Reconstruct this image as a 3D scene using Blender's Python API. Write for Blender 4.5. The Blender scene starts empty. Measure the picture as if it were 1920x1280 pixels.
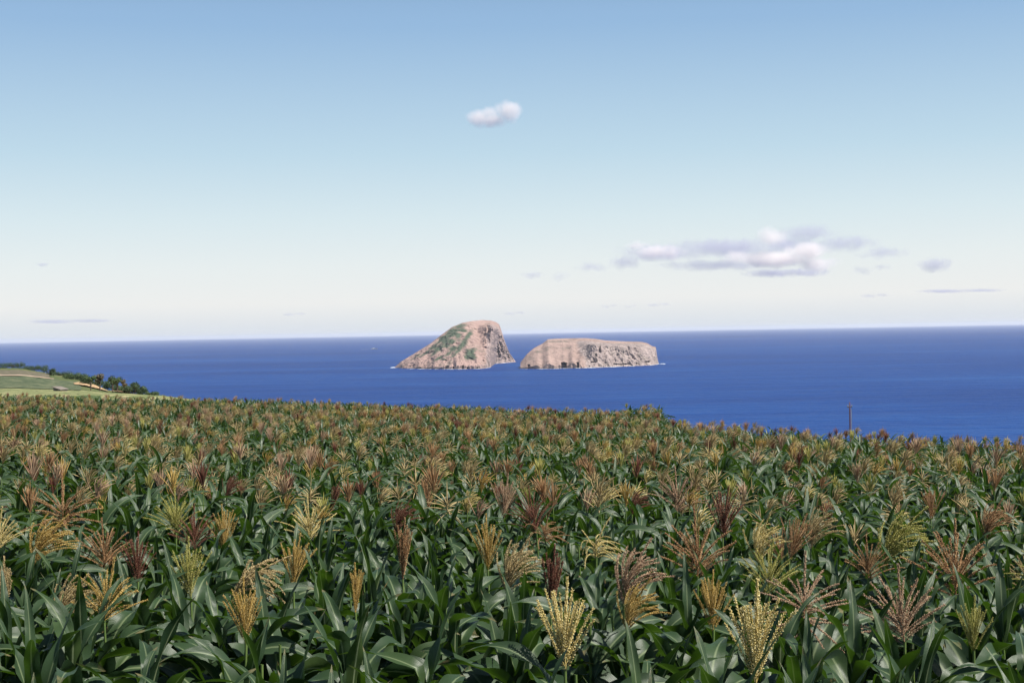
import bpy, math, random
import numpy as np
from mathutils import Vector, Matrix, noise as mnoise

sc = bpy.context.scene
PI = math.pi
H = 100.0                       # camera height above the sea (the camera is the origin of x, y)

# ---------------------------------------------------------------- camera, world, sun, exposure
F = 50.0 / 36.0 * 1920.0
PITCH = math.radians(-0.382)
ROLL = math.radians(-1.03)
cam_d = bpy.data.cameras.new("camera"); cam = bpy.data.objects.new("camera", cam_d)
sc.collection.objects.link(cam); sc.camera = cam
cam_d.lens = 50; cam_d.sensor_width = 36; cam_d.clip_start = 0.1; cam_d.clip_end = 300000
CM = Matrix.Rotation(PI / 2 + PITCH, 3, 'X') @ Matrix.Rotation(ROLL, 3, 'Z')
cam.matrix_world = Matrix.Translation((0, 0, H)) @ CM.to_4x4()

SUN_EL, SUN_AZ = math.radians(56), math.radians(112)     # azimuth clockwise from +Y (camera looks +Y)
world = bpy.data.worlds.new("World"); sc.world = world; world.use_nodes = True
wn = world.node_tree.nodes; wl = world.node_tree.links
bg = wn['Background']
sky = wn.new('ShaderNodeTexSky'); sky.sky_type = 'NISHITA'; sky.sun_disc = False
sky.sun_elevation = SUN_EL; sky.sun_rotation = SUN_AZ
sky.altitude = 100; sky.air_density = 1.0; sky.dust_density = 0.6; sky.ozone_density = 1.6
wl.new(sky.outputs[0], bg.inputs[0]); bg.inputs[1].default_value = 0.055
# pale maritime air near the horizon, mixed over the sky texture by elevation
EXPO = 0.72
def lin(c): return tuple(((x / 255 + .055) / 1.055) ** 2.4 if x > 10 else x / 255 / 12.92 for x in c)
tc = wn.new('ShaderNodeTexCoord'); sx = wn.new('ShaderNodeSeparateXYZ'); wl.new(tc.outputs['Generated'], sx.inputs[0])
mr = wn.new('ShaderNodeMapRange'); mr.inputs['From Min'].default_value = -.02; mr.inputs['From Max'].default_value = .48; wl.new(sx.outputs[2], mr.inputs[0])
cr = wn.new('ShaderNodeValToRGB'); wl.new(mr.outputs[0], cr.inputs[0])
SK = [(-.02, (222, 229, 236)), (.005, (226, 232, 238)), (.022, (242, 243, 242)), (.048, (235, 242, 243)), (.08, (220, 236, 242)), (.125, (194, 221, 237)), (.21, (153, 189, 225)), (.45, (96, 140, 196))]
while len(cr.color_ramp.elements) < len(SK): cr.color_ramp.elements.new(.5)
for e_, (z_, c_) in zip(cr.color_ramp.elements, SK):
    e_.position = (z_ + .02) / .5; e_.color = (*lin(c_), 1)
bg2 = wn.new('ShaderNodeBackground'); wl.new(cr.outputs[0], bg2.inputs[0]); bg2.inputs[1].default_value = 1 / 2 ** EXPO
fr = wn.new('ShaderNodeMapRange'); fr.inputs['From Min'].default_value = .215; fr.inputs['From Max'].default_value = .38
fr.inputs['To Min'].default_value = .92; fr.inputs['To Max'].default_value = 0; wl.new(sx.outputs[2], fr.inputs[0])
wm = wn.new('ShaderNodeMixShader'); wl.new(fr.outputs[0], wm.inputs[0]); wl.new(bg.outputs[0], wm.inputs[1]); wl.new(bg2.outputs[0], wm.inputs[2])
wl.new(wm.outputs[0], wn['World Output'].inputs[0])

sun_d = bpy.data.lights.new("sun", 'SUN'); sun_d.energy = 5.0; sun_d.angle = math.radians(0.53)
sun_d.color = (1.0, 0.95, 0.88)
sun = bpy.data.objects.new("sun", sun_d); sc.collection.objects.link(sun)
sd = Vector((math.sin(SUN_AZ) * math.cos(SUN_EL), math.cos(SUN_AZ) * math.cos(SUN_EL), math.sin(SUN_EL)))
sun.rotation_euler = sd.to_track_quat('Z', 'Y').to_euler()
sun.location = (0, -20, H + 60)

sc.view_settings.view_transform = 'Standard'; sc.view_settings.look = 'None'
sc.view_settings.exposure = EXPO; sc.view_settings.gamma = 1.0
sc.view_settings.use_curve_mapping = False
sc.cycles.use_denoising = True
sc.cycles.max_bounces = 8; sc.cycles.diffuse_bounces = 3; sc.cycles.glossy_bounces = 2
sc.cycles.transmission_bounces = 4; sc.cycles.volume_bounces = 3; sc.cycles.transparent_max_bounces = 12

# ---------------------------------------------------------------- helpers
def ray(px, py):
    v = CM @ Vector(((px - 960) / F, -(py - 640) / F, -1.0))
    return v
def at_y(px, py, d):            # point (relative to the camera) on the ray at forward distance d
    v = ray(px, py); return v * (d / v.y)
def on_sea(px, py):
    v = ray(px, py); return v * (-H / v.z)
def project(p):                 # p relative to the camera -> photograph pixel
    q = CM.transposed() @ Vector(p)
    return (960 + F * q.x / -q.z, 640 - F * q.y / -q.z)
def hor(px): return 622.2 - (px - 960) * math.tan(math.radians(1.03))

def tag(o, label=None, cat=None, group=None, kind=None):
    if label: o['label'] = label
    if cat: o['category'] = cat
    if group: o['group'] = group
    if kind: o['kind'] = kind
    return o

def mesh(name, verts, faces, mats, smooth=True, uv=None, attrs=None, mat_idx=None):
    me = bpy.data.meshes.new(name)
    verts = np.asarray(verts, dtype=np.float32)
    if isinstance(faces, np.ndarray) and faces.ndim == 2:
        n, k = faces.shape
        me.vertices.add(len(verts)); me.vertices.foreach_set('co', verts.ravel())
        me.loops.add(n * k); me.loops.foreach_set('vertex_index', faces.ravel().astype(np.int32))
        me.polygons.add(n)
        me.polygons.foreach_set('loop_start', (np.arange(n) * k).astype(np.int32))
        me.polygons.foreach_set('loop_total', np.full(n, k, dtype=np.int32))
    else:
        me.from_pydata([tuple(map(float, v)) for v in verts], [], [tuple(f) for f in faces])
    me.update(calc_edges=True)
    me.validate()
    if smooth: me.polygons.foreach_set('use_smooth', np.ones(len(me.polygons), dtype=bool))
    for m in (mats if isinstance(mats, (list, tuple)) else [mats]): me.materials.append(m)
    if mat_idx is not None: me.polygons.foreach_set('material_index', np.asarray(mat_idx, dtype=np.int32))
    if uv is not None:
        L = me.uv_layers.new(name='UVMap')
        li = np.empty(len(me.loops), dtype=np.int32); me.loops.foreach_get('vertex_index', li)
        L.data.foreach_set('uv', np.asarray(uv, dtype=np.float32)[li].ravel())
    for k, v in (attrs or {}).items():
        a = me.attributes.new(k, 'FLOAT', 'POINT'); a.data.foreach_set('value', np.asarray(v, dtype=np.float32))
    return me

def link(name, me, parent=None, loc=None):
    o = bpy.data.objects.new(name, me); sc.collection.objects.link(o)
    if parent: o.parent = parent
    if loc is not None: o.location = loc
    return o

def grid_faces(nr, nc):
    i = np.arange(nr - 1)[:, None] * nc + np.arange(nc - 1)[None, :]
    return np.stack([i, i + 1, i + nc + 1, i + nc], -1).reshape(-1, 4)

class NM:                       # small node-material writer
    def __init__(s, name):
        s.m = bpy.data.materials.new(name); s.m.use_nodes = True
        s.n = s.m.node_tree.nodes; s.l = s.m.node_tree.links
        s.b = s.n['Principled BSDF']; s.out = s.n['Material Output']
    def node(s, t, **kw):
        x = s.n.new(t)
        for k, v in kw.items():
            if hasattr(x, k): setattr(x, k, v)
        return x
    def set(s, x, **kw):
        for k, v in kw.items(): x.inputs[k.replace('_', ' ')].default_value = v
        return x
    def link(s, a, b): s.l.new(a, b)
    def coord(s, kind='Object', scale=(1, 1, 1)):
        t = s.node('ShaderNodeTexCoord'); mp = s.node('ShaderNodeMapping')
        mp.inputs['Scale'].default_value = scale
        s.link(t.outputs[kind], mp.inputs[0]); return mp.outputs[0]
    def noise(s, vec, scale, detail=5, rough=.55, dist=0):
        x = s.node('ShaderNodeTexNoise'); x.inputs['Scale'].default_value = scale
        x.inputs['Detail'].default_value = detail; x.inputs['Roughness'].default_value = rough
        x.inputs['Distortion'].default_value = dist
        if vec is not None: s.link(vec, x.inputs['Vector'])
        return x.outputs['Fac']
    def ramp(s, fac, stops):
        x = s.node('ShaderNodeValToRGB'); cr = x.color_ramp
        while len(cr.elements) < len(stops): cr.elements.new(0.5)
        for e, (p, c) in zip(cr.elements, stops):
            e.position = p; e.color = (*c, 1) if len(c) == 3 else c
        s.link(fac, x.inputs[0]); return x.outputs[0]
    def mix(s, fac, a, b, mode='MIX'):
        x = s.node('ShaderNodeMix', data_type='RGBA'); x.blend_type = mode
        for sock, v in ((x.inputs['Factor'], fac), (x.inputs[6], a), (x.inputs[7], b)):
            if isinstance(v, (int, float)): sock.default_value = v
            elif isinstance(v, tuple): sock.default_value = (*v, 1)
            else: s.link(v, sock)
        return x.outputs[2]
    def math(s, op, a, b=None, clamp=False):
        x = s.node('ShaderNodeMath'); x.operation = op; x.use_clamp = clamp
        for i, v in enumerate((a, b)):
            if v is None: continue
            if isinstance(v, (int, float)): x.inputs[i].default_value = v
            else: s.link(v, x.inputs[i])
        return x.outputs[0]
    def bump(s, h, strength, dist=.1):
        x = s.node('ShaderNodeBump'); x.inputs['Strength'].default_value = strength
        x.inputs['Distance'].default_value = dist; s.link(h, x.inputs['Height'])
        s.link(x.outputs[0], s.b.inputs['Normal']); return x.outputs[0]
    def base(s, c, rough=.8, spec=.3):
        if isinstance(c, tuple): s.b.inputs['Base Color'].default_value = (*c, 1)
        else: s.link(c, s.b.inputs['Base Color'])
        s.b.inputs['Roughness'].default_value = rough
        s.b.inputs['Specular IOR Level'].default_value = spec
        return s

# ---------------------------------------------------------------- materials
def mat_sea():
    m = NM('sea_water')
    g = m.coord('Object', (1, 1, 1))
    big = m.noise(m.coord('Object', (.00030, .0011, 1)), 1.0, 4, .6)          # current bands
    mid = m.noise(m.coord('Object', (.0022, .0075, 1)), 1.0, 6, .68)
    chop = m.noise(m.coord('Object', (.022, .035, 1)), 1.0, 4, .75)
    mix1 = m.math('ADD', m.math('MULTIPLY', big, .5), m.math('MULTIPLY', mid, .3))
    mix1 = m.math('ADD', mix1, m.math('MULTIPLY', chop, .2))
    col = m.ramp(mix1, [(.38, (.002, .022, .118)), (.50, (.003, .033, .155)), (.64, (.010, .058, .205))])
    caps = m.noise(m.coord('Object', (.02, .12, 1)), 1.0, 5, .8)
    capm = m.ramp(caps, [(.735, (0, 0, 0)), (.775, (1, 1, 1))])
    col = m.mix(m.math('MULTIPLY', capm, .5), col, (.55, .62, .7))
    m.base(col, .45, .05)
    m.bump(m.math('ADD', chop, m.math('MULTIPLY', mid, 2.0)), .9, 6.0)
    return m.m

def mat_simple(name, stops, scale, detail=5, rough=.9, spec=.15, bump=0, bdist=.1, kind='Object', stretch=(1, 1, 1)):
    m = NM(name); v = m.coord(kind, stretch)
    n = m.noise(v, scale, detail, .65)
    m.base(m.ramp(n, stops), rough, spec)
    if bump: m.bump(n, bump, bdist)
    return m.m

def mat_leaf():
    m = NM('maize_leaf')
    t = m.node('ShaderNodeTexCoord'); sep = m.node('ShaderNodeSeparateXYZ'); m.link(t.outputs['UV'], sep.inputs[0])
    u = sep.outputs[0]
    oi = m.node('ShaderNodeObjectInfo')
    c0 = m.ramp(oi.outputs['Random'], [(0, (.007, .019, .009)), (.45, (.012, .031, .013)), (.8, (.022, .047, .013)), (1, (.050, .078, .016))])
    blot = m.noise(m.coord('Object'), 5, 4, .6)
    c0 = m.mix(m.math('MULTIPLY', blot, .45), c0, (.026, .056, .024))
    vein = m.node('ShaderNodeTexWave'); vein.inputs['Scale'].default_value = 9; vein.inputs['Distortion'].default_value = .3
    vm = m.node('ShaderNodeMapping'); m.link(t.outputs['UV'], vm.inputs[0]); vm.inputs['Scale'].default_value = (1, .02, 1)
    m.link(vm.outputs[0], vein.inputs[0])
    c0 = m.mix(m.math('MULTIPLY', vein.outputs['Fac'], .25), c0, (.04, .075, .035))
    d = m.math('ABSOLUTE', m.math('SUBTRACT', u, .5))
    rib = m.math('SUBTRACT', 1.0, m.math('MULTIPLY', d, 13.0), True)
    c1 = m.mix(rib, c0, (.30, .36, .19))
    tipn = m.noise(m.coord('Object'), 9, 4, .6)
    tipf = m.math('ADD', sep.outputs[1], m.math('MULTIPLY', m.math('SUBTRACT', tipn, .5), .5))
    c1 = m.mix(m.ramp(tipf, [(.93, (0, 0, 0)), (.99, (1, 1, 1))]), c1, (.26, .19, .085))
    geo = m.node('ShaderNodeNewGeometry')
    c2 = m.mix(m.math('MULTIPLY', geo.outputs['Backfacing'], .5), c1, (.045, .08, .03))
    m.base(c2, .42, .46)
    m.bump(m.math('ADD', vein.outputs['Fac'], m.math('MULTIPLY', blot, 1.5)), .25, .004)
    tr = m.node('ShaderNodeBsdfTranslucent')
    m.link(m.mix(rib, (.050, .115, .006), (.09, .15, .02)), tr.inputs['Color'])
    ms = m.node('ShaderNodeMixShader'); ms.inputs[0].default_value = .26
    m.link(m.b.outputs[0], ms.inputs[1]); m.link(tr.outputs[0], ms.inputs[2]); m.link(ms.outputs[0], m.out.inputs[0])
    return m.m

def mat_stalk():
    m = NM('maize_stalk'); n = m.noise(m.coord('Object', (1, 1, .3)), 30, 3)
    m.base(m.ramp(n, [(.3, (.07, .12, .03)), (.7, (.13, .19, .05))]), .5, .4)
    return m.m

def mat_tassel(name, a, b, c):
    m = NM('tassel_' + name)
    at = m.node('ShaderNodeAttribute', attribute_name='rnd')
    col = m.ramp(at.outputs['Fac'], [(0, a), (.5, b), (1, c)])
    m.base(col, .7, .2)
    tr = m.node('ShaderNodeBsdfTranslucent'); m.link(col, tr.inputs['Color'])
    ms = m.node('ShaderNodeMixShader'); ms.inputs[0].default_value = .22
    m.link(m.b.outputs[0], ms.inputs[1]); m.link(tr.outputs[0], ms.inputs[2]); m.link(ms.outputs[0], m.out.inputs[0])
    return m.m

def mat_rock(name, warm, grey, white, vegc):
    m = NM(name)
    v = m.coord('Object')
    n1 = m.noise(v, .013, 8, .68, .6)
    n2 = m.noise(m.coord('Object', (1, 1, .35)), .05, 6, .7)
    n3 = m.noise(m.coord('Object', (.3, .3, 1.6)), .05, 5, .7)
    cl = m.node('ShaderNodeAttribute', attribute_name='cliff')
    rockc = m.ramp(n2, [(.34, tuple(x * .7 for x in grey)), (.48, grey), (.62, white)])
    warmc = m.ramp(n1, [(.32, tuple(x * .72 for x in warm)), (.5, warm), (.68, tuple(min(x * 1.25, .8) for x in warm))])
    cm = m.math('ADD', cl.outputs['Fac'], m.math('MULTIPLY', m.math('SUBTRACT', n3, .5), 1.2))
    cmr = m.ramp(cm, [(.35, (0, 0, 0)), (.65, (1, 1, 1))])
    col = m.mix(cmr, warmc, rockc)
    vg = m.node('ShaderNodeAttribute', attribute_name='veg')
    vn = m.noise(v, .030, 7, .75)
    vm = m.math('ADD', vg.outputs['Fac'], m.math('MULTIPLY', m.math('SUBTRACT', vn, .50), 3.6))
    vmr = m.ramp(vm, [(.10, (0, 0, 0)), (.95, (1, 1, 1))])
    vc = m.ramp(m.noise(v, .12, 4), [(.3, tuple(x * .7 for x in vegc)), (.7, tuple(x * 1.3 for x in vegc))])
    col = m.mix(vmr, col, vc)
    m.base(col, .95, .1)
    m.bump(m.math('ADD', n2, n1), .8, 8.0)
    return m.m

M = {}
M['sea'] = mat_sea()
M['leaf'] = mat_leaf(); M['stalk'] = mat_stalk()
TC = dict(gold=((.24, .135, .026), (.46, .31, .085), (.64, .49, .21)),
          pale=((.36, .27, .08), (.62, .50, .19), (.80, .70, .40)),
          lime=((.17, .17, .03), (.36, .34, .085), (.54, .50, .21)),
          rust=((.15, .060, .025), (.36, .195, .090), (.56, .40, .22)),
          pink=((.17, .080, .048), (.40, .255, .160), (.62, .48, .32)),
          tan=((.19, .135, .055), (.42, .315, .150), (.62, .51, .28)),
          plum=((.07, .018, .016), (.17, .060, .040), (.34, .20, .12)))
for k, v in TC.items(): M[k] = mat_tassel(k, *v)
M['soil'] = mat_simple('soil', [(.3, (.05, .032, .02)), (.7, (.11, .07, .04))], 3, bump=.6)
M['ground'] = mat_simple('ground_grass', [(.3, (.045, .065, .022)), (.5, (.08, .10, .035)), (.72, (.15, .13, .06))], .12, 8, bump=.5, bdist=.3)

# ---------------------------------------------------------------- terrain
PXE = [-900, -300, 40, 110, 160, 200, 250, 300, 340, 380, 430, 700, 960, 1236, 1252, 1500, 1880, 2600]
EDG = [600, 560, 520, 500, 460, 430, 380, 300, 230, 150, 96, 88, 82, 79, 59, 50, 44.5, 41]
DEP = [30, 40, 51, 66, 76, 95, 103, 107, 113, 119, 126, 130, 150, 165, 175, 195, 220, 250]
def t2px(t): return 960 + F * t
def plane(x, y): return -3.60 - .034 * y - .035 * np.clip(x, -60, 40)
def edge(t): return np.interp(t2px(t), PXE, EDG)
def corn_edge(t): return np.minimum(edge(t), 96)
def ground(x, y):
    x = np.asarray(x, float); y = np.asarray(y, float)
    t = x / np.maximum(y, 4.0)
    e = edge(t); p = t2px(t)
    gp = plane(x, y)
    dep_e = np.interp(p, PXE, DEP); dep_n = np.maximum(dep_e + 4, 106)
    k = np.clip((y - 112) / np.maximum(e - 112, 1), 0, 1)
    gh = -(dep_n + (dep_e - dep_n) * k) / F * y
    w = np.clip((y - 97) / 25, 0, 1); w = w * w * (3 - 2 * w)
    w = np.where(p < 430, w, 0)
    z = gp * (1 - w) + gh * w
    over = np.maximum(y - e, 0)
    z = z - np.minimum(over * .33 + np.maximum(over - 60, 0) * .5, 300)
    return np.maximum(z, -104.0)

ys = np.concatenate([np.linspace(-60, 4, 20)[:-1], np.linspace(4, 40, 40)[:-1], np.linspace(40, 110, 80)[:-1],
                     np.linspace(110, 600, 180)[:-1], np.linspace(600, 1400, 40)])
ss = np.concatenate([np.linspace(-1.6, -.5, 50)[:-1], np.linspace(-.5, .45, 420)[:-1], np.linspace(.45, 1.6, 40)])
Y, S = np.meshgrid(ys, ss, indexing='ij'); X = S * (np.maximum(Y, 0) + 30 * np.exp(-np.maximum(Y, 0) / 40))
Z = ground(X, Y)
rng = np.random.default_rng(5)
lump = np.where(Y > 100, rng.normal(0, .06, Z.shape), rng.normal(0, .015, Z.shape))
V = np.stack([X, Y, Z + lump + H], -1).reshape(-1, 3)
tag(link('ground', mesh('ground', V, grid_faces(*Z.shape), [M['ground']])), kind='structure')

# sea: one disc reaching the horizon
nr, nc = 60, 180
rr = np.concatenate([[60], np.geomspace(120, 82000, nr - 1)]); aa = np.linspace(0, 2 * PI, nc)
R_, A_ = np.meshgrid(rr, aa, indexing='ij')
V = np.stack([R_ * np.sin(A_), R_ * np.cos(A_), np.zeros_like(R_)], -1).reshape(-1, 3)
tag(link('sea', mesh('sea', V, grid_faces(nr, nc), [M['sea']])), kind='structure')

# land patches on the headland: laid a hand above the ground sheet
def patch(name, pl, pr, d0, d1, mat, wob=3.0, lift=.12, label=None, np_=40, nd=24):
    r = np.random.default_rng(abs(hash(name)) % 1000 if False else len(name))
    vs = []
    for i in range(nd):
        f = i / (nd - 1)
        for j in range(np_):
            g = j / (np_ - 1)
            a, b = (d0(g) if callable(d0) else d0), (d1(g) if callable(d1) else d1)
            d = a + (b - a) * f
            if i in (0, nd - 1): d += r.normal(0, wob)
            p = pl + (pr - pl) * g
            if j in (0, np_ - 1): p += r.normal(0, wob * .5)
            t = (p - 960) / F
            vs.append((t * d, d, float(ground(t * d, d)) + lift + H))
    o = link(name, mesh(name, vs, grid_faces(nd, np_), [mat]))
    tag(o, label=label, kind='structure'); return o
M['crop_pale'] = mat_simple('crop_pale', [(.40, (.07, .10, .035)), (.5, (.16, .175, .07)), (.60, (.30, .27, .14))], .8, 9, stretch=(1, .25, 1))
M['crop_dark'] = mat_simple('crop_dark', [(.40, (.028, .045, .022)), (.51, (.070, .090, .045)), (.61, (.16, .16, .09))], .7, 9, stretch=(1, .25, 1))
M['sand'] = mat_simple('sandy_bank', [(.36, (.24, .15, .08)), (.55, (.40, .27, .15)), (.7, (.50, .38, .23))], .25, 5)
M['track'] = mat_simple('track_earth', [(.3, (.26, .18, .13)), (.7, (.42, .33, .25))], .3, 4)
M['fallow'] = mat_simple('fallow_earth', [(.42, (.05, .055, .033)), (.58, (.17, .14, .095))], .6, 8)
patch('pale_field', -340, 372, 104, lambda g: 262 - 60 * g if g < .8 else 214 - 350 * (g - .8), M['crop_pale'])
patch('terrace_field', -340, 150, lambda g: 257 - 41 * g, lambda g: 400, M['crop_dark'], lift=.2)
patch('track', -340, 100, 402, 414, M['track'], 1.0, .3)
patch('fallow_field', -340, 92, 416, 486, M['fallow'], 2.0, .2)

# haze volume comes last.

# ---------------------------------------------------------------- islets (traced outline -> true distance, depth and relief)
def fbm(p, oct=5, lac=2.1, gain=.5):
    s, a, q = 0.0, 1.0, Vector(p)
    for _ in range(oct): s += a * mnoise.noise(q); a *= gain; q = q * lac
    return s
def islet(name, cols, nu, nv, mat, profile, carve, veg, cliff, rough, label):
    cols = np.array(cols, float)           # u, base px, base py, crest px, crest py, crest depth (m), back depth (m)
    us = np.linspace(0, 1, nu); cu = (cols[:, 0] - cols[0, 0]) / (cols[-1, 0] - cols[0, 0])
    C = np.stack([np.interp(us, cu, cols[:, k]) for k in range(1, 7)], -1)
    # gentle smoothing of the traced columns
    for _ in range(2): C[1:-1] = (C[:-2] + 2 * C[1:-1] + C[2:]) / 4
    verts = []; A = []; B = []
    vs = np.linspace(0, 1, nv); nb = 26
    for i, u in enumerate(us):
        bx, by, cx, cy, dc, bk = C[i]
        pb = on_sea(bx, by); Db = pb.y
        col = []
        for v in vs:
            h, dd = profile(u, v)                     # fraction of height, fraction of depth
            # convex px lerp
            px = bx + (cx - bx) * h; py = by + (cy - by) * h
            D = Db + (dc - Db) * dd
            D += carve(px, py, u, v)
            p = at_y(px, py, D)
            col.append((p, px, py, h))
        for (p, px, py, h) in col:
            amp = rough(u, h, px, py) * min(1, 6 * u, 6 * (1 - u)) * min(1, (1 - h) * 9 + .12)
            q = Vector((p.x, p.y * .6, p.z)) * .014
            g1 = fbm((q.x * 1.3, q.y * 1.3, q.z * .6), 6)
            g2 = abs(fbm((q.x * 3.0 + 9, q.y * 3.0, q.z * .9), 5))
            rill = (g1 * 20 - g2 * 18) * amp
            p2 = p.copy(); p2.y += -rill * 1.4; p2.z += rill * .25
            z = max(p2.z + H, -1.0) if h > 0.001 else -3.0
            verts.append((p2.x, p2.y, z)); A.append(veg(px, py, h)); B.append(cliff(px, py, u, h))
        pc = col[-1][0]
        for k in range(1, nb + 1):                    # the far side, down to the water
            f = k / nb
            D = pc.y + bk * (f * (1.0 + .3 * math.sin(9 * u)))
            zz = (pc.z + H) * (1 - f ** 1.6) - 3 * f
            q = Vector((pc.x, D, zz)) * .012
            w = fbm(q, 5) * 14 * min(1, 6 * u, 6 * (1 - u)) * f
            verts.append((pc.x * (D / pc.y) * (1 - f) + pc.x * f + w, D + w, min(zz, (pc.z + H)) - abs(w) * .3 * (1 - f) - .02 * D * 0))
            A.append(.3); B.append(.8)
    n = nv + nb
    F_ = grid_faces(nu, n)[:, ::-1]
    o = link(name, mesh(name, verts, F_, [mat], attrs={'veg': A, 'cliff': B}))
    tag(o, label, 'islet'); return o

def blob(px, py, cx, cy, rx, ry, ang=0):
    c, s = math.cos(ang), math.sin(ang); dx, dy = px - cx, py - cy
    a, b = (dx * c + dy * s) / rx, (-dx * s + dy * c) / ry
    return max(0, 1.5 - math.sqrt(a * a + b * b))
def sstep(a, b, x):
    t = min(1, max(0, (x - a) / (b - a))); return t * t * (3 - 2 * t)

M['rock_tall'] = mat_rock('islet_rock_tall', (.300, .208, .180), (.245, .188, .178), (.375, .287, .262), (.064, .084, .055))
M['rock_flat'] = mat_rock('islet_rock_flat', (.295, .212, .182), (.255, .205, .190), (.355, .288, .262), (.11, .10, .08))

left_cols = [
 (0, 739.0, 689.0, 740.0, 688.2, 4262, 30),
 (20, 757, 690.6, 752, 677.5, 4230, 90),
 (45, 785, 691.2, 779, 661, 4240, 160),
 (70, 812, 691.8, 808, 643, 4290, 230),
 (95, 838, 692, 829.5, 626, 4340, 280),
 (120, 861, 692, 848, 612.5, 4400, 300),
 (140, 881, 691.6, 867, 605, 4470, 320),
 (155, 897, 691.2, 884, 601.8, 4530, 330),
 (168, 910, 690.3, 905, 599.6, 4650, 330),
 (180, 920, 688.4, 921, 600.8, 4800, 330),
 (186, 924.0, 684.8, 929, 603.0, 4900, 320),
 (192, 929.0, 681.6, 936, 607.6, 4960, 300),
 (200, 941.0, 680.8, 939, 616.0, 5010, 260),
 (210, 953.0, 679.8, 945.5, 637, 5040, 200),
 (218, 961.0, 679.0, 955, 661, 5060, 140),
 (226, 967.6, 678.4, 966.8, 677.6, 5070, 60)]
def prof_left(u, v):
    h = v
    if u < .70:                                  # long slope with a low sea cliff, then the plateau
        f0 = .05 + .05 * (mnoise.noise(Vector((u * 24, 3, 0))) + .5)
        dd = .0 if v < f0 else (v - f0) / (1 - f0)
        dd = dd * .6 + .4 * dd ** 2.2
    else:
        k = sstep(.70, .84, u)
        a = max(0, (v - .07) / .93); a = a * .6 + .4 * a ** 2.2
        b = .12 * v if v < .86 else .10 + (v - .86) / .14 * .90   # near-vertical cliff under the brim
        dd = a * (1 - k) + b * k
    return h, dd
def carve_left(px, py, u, v):
    c = 0
    if 912 < px < 921 and 611 < py < 624: c += 60 * sstep(912, 915, px) * sstep(921, 918, px)   # shaded notch under the brim
    for cx, w, hh in ((810, 2.6, 5), (829, 2, 5), (837, 3.4, 6), (850, 2, 5), (868, 2.4, 7), (877, 1.8, 7), (760, 2, 3), (788, 2, 4), (885, 2, 5), (895, 2, 4)):
        if abs(px - cx) < w * .75 and py > 691.2 - hh * (.6 + .5 * math.sin(cx)): c += 16
    if u > .80: c += 34 * (mnoise.noise(Vector((px * .22, py * .13, 2))) + .6 * mnoise.noise(Vector((px * .6, py * .5, 7)))) * min(1, v * 4)
    return c
VEGL = [(850, 625, 15, 7, -.7), (836, 637, 15, 8, -.7), (822, 653, 16, 6, -.65), (866, 618, 9, 4, 0), (868, 645, 6, 16, .7), (880, 662, 9, 9, 0), (850, 652, 9, 5, 0), (862, 611, 10, 5, -.3), (845, 622, 16, 5, -.75), (826, 638, 16, 5, -.7), (813, 650, 10, 4, -.6), (875, 633, 5, 19, .62), (862, 652, 5, 16, .75),
        (886, 657, 7, 5, 0), (884, 668, 9, 6, 0), (876, 669, 6, 5, 0), (846, 640, 8, 5, 0), (838, 648, 8, 4, 0), (855, 660, 14, 3, -.7), (795, 664, 12, 2, -.6), (815, 660, 9, 3, -.5), (822, 671, 10, 2, -.6), (840, 662, 9, 3, -.5), (858, 630, 9, 7, 0), (870, 620, 8, 3, .3), (832, 673, 7, 1.5, 0), (780, 668, 10, 1.5, -.6)]
def veg_left(px, py, h): return max([blob(px, py, *b) for b in VEGL] + [0])
def cliff_left(px, py, u, h):
    c = sstep(905, 920, px + (py - 640) * .05) * sstep(600, 612, py) * .95
    c = max(c, sstep(.13, .03, h) * .7 * (.5 + mnoise.noise(Vector((px * .15, py * .3, 4)))))
    return c * (1 - sstep(.86, .97, h) * .9)
islet('rock_islet', left_cols, 300, 150, M['rock_tall'], prof_left, carve_left, veg_left, cliff_left,
      lambda u, h, px, py: .5 + .3 * sstep(895, 915, px), 'tall rocky islet with a long green-streaked slope and a sheer cliff on its right')

right_cols = [
 (0, 975.6, 690.9, 975.6, 679.6, 4010, 30),
 (14, 988.5, 691.2, 988, 663.5, 4080, 90),
 (27, 1001, 691.3, 1000.6, 652.5, 4140, 160),
 (44, 1018, 691.3, 1017, 644, 4220, 220),
 (55, 1031, 691.2, 1027, 636, 4270, 260),
 (70, 1046, 690.9, 1040, 634.8, 4300, 280),
 (90, 1062, 690.5, 1062, 634.0, 4330, 300),
 (122, 1094, 689.9, 1098, 633.6, 4360, 300),
 (142, 1115, 689, 1117, 635.2, 4370, 290),
 (160, 1134, 688.2, 1134, 637.8, 4390, 280),
 (190, 1164, 687.2, 1164, 639.4, 4420, 270),
 (225, 1200, 685.8, 1203, 640.6, 4470, 250),
 (238, 1213, 685.0, 1214, 643.2, 4490, 220),
 (248, 1222, 684.4, 1222, 648.4, 4500, 180),
 (256, 1229, 683.6, 1230, 650.4, 4510, 140),
 (259, 1233, 682.8, 1230.6, 657, 4512, 100),
 (262, 1235.6, 682.0, 1233.6, 676, 4515, 60)]
def prof_right(u, v):
    k = sstep(.40, .55, u)
    f0 = .11 + .10 * (mnoise.noise(Vector((u * 22, 8, 0))) + .2)
    a = 0 if v < f0 else ((v - f0) / (1 - f0))
    a = a * .75 + .25 * a ** 2
    b = .22 * v if v < .80 else .176 + (v - .80) / .20 * .824
    return v, a * (1 - k) + b * k
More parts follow.
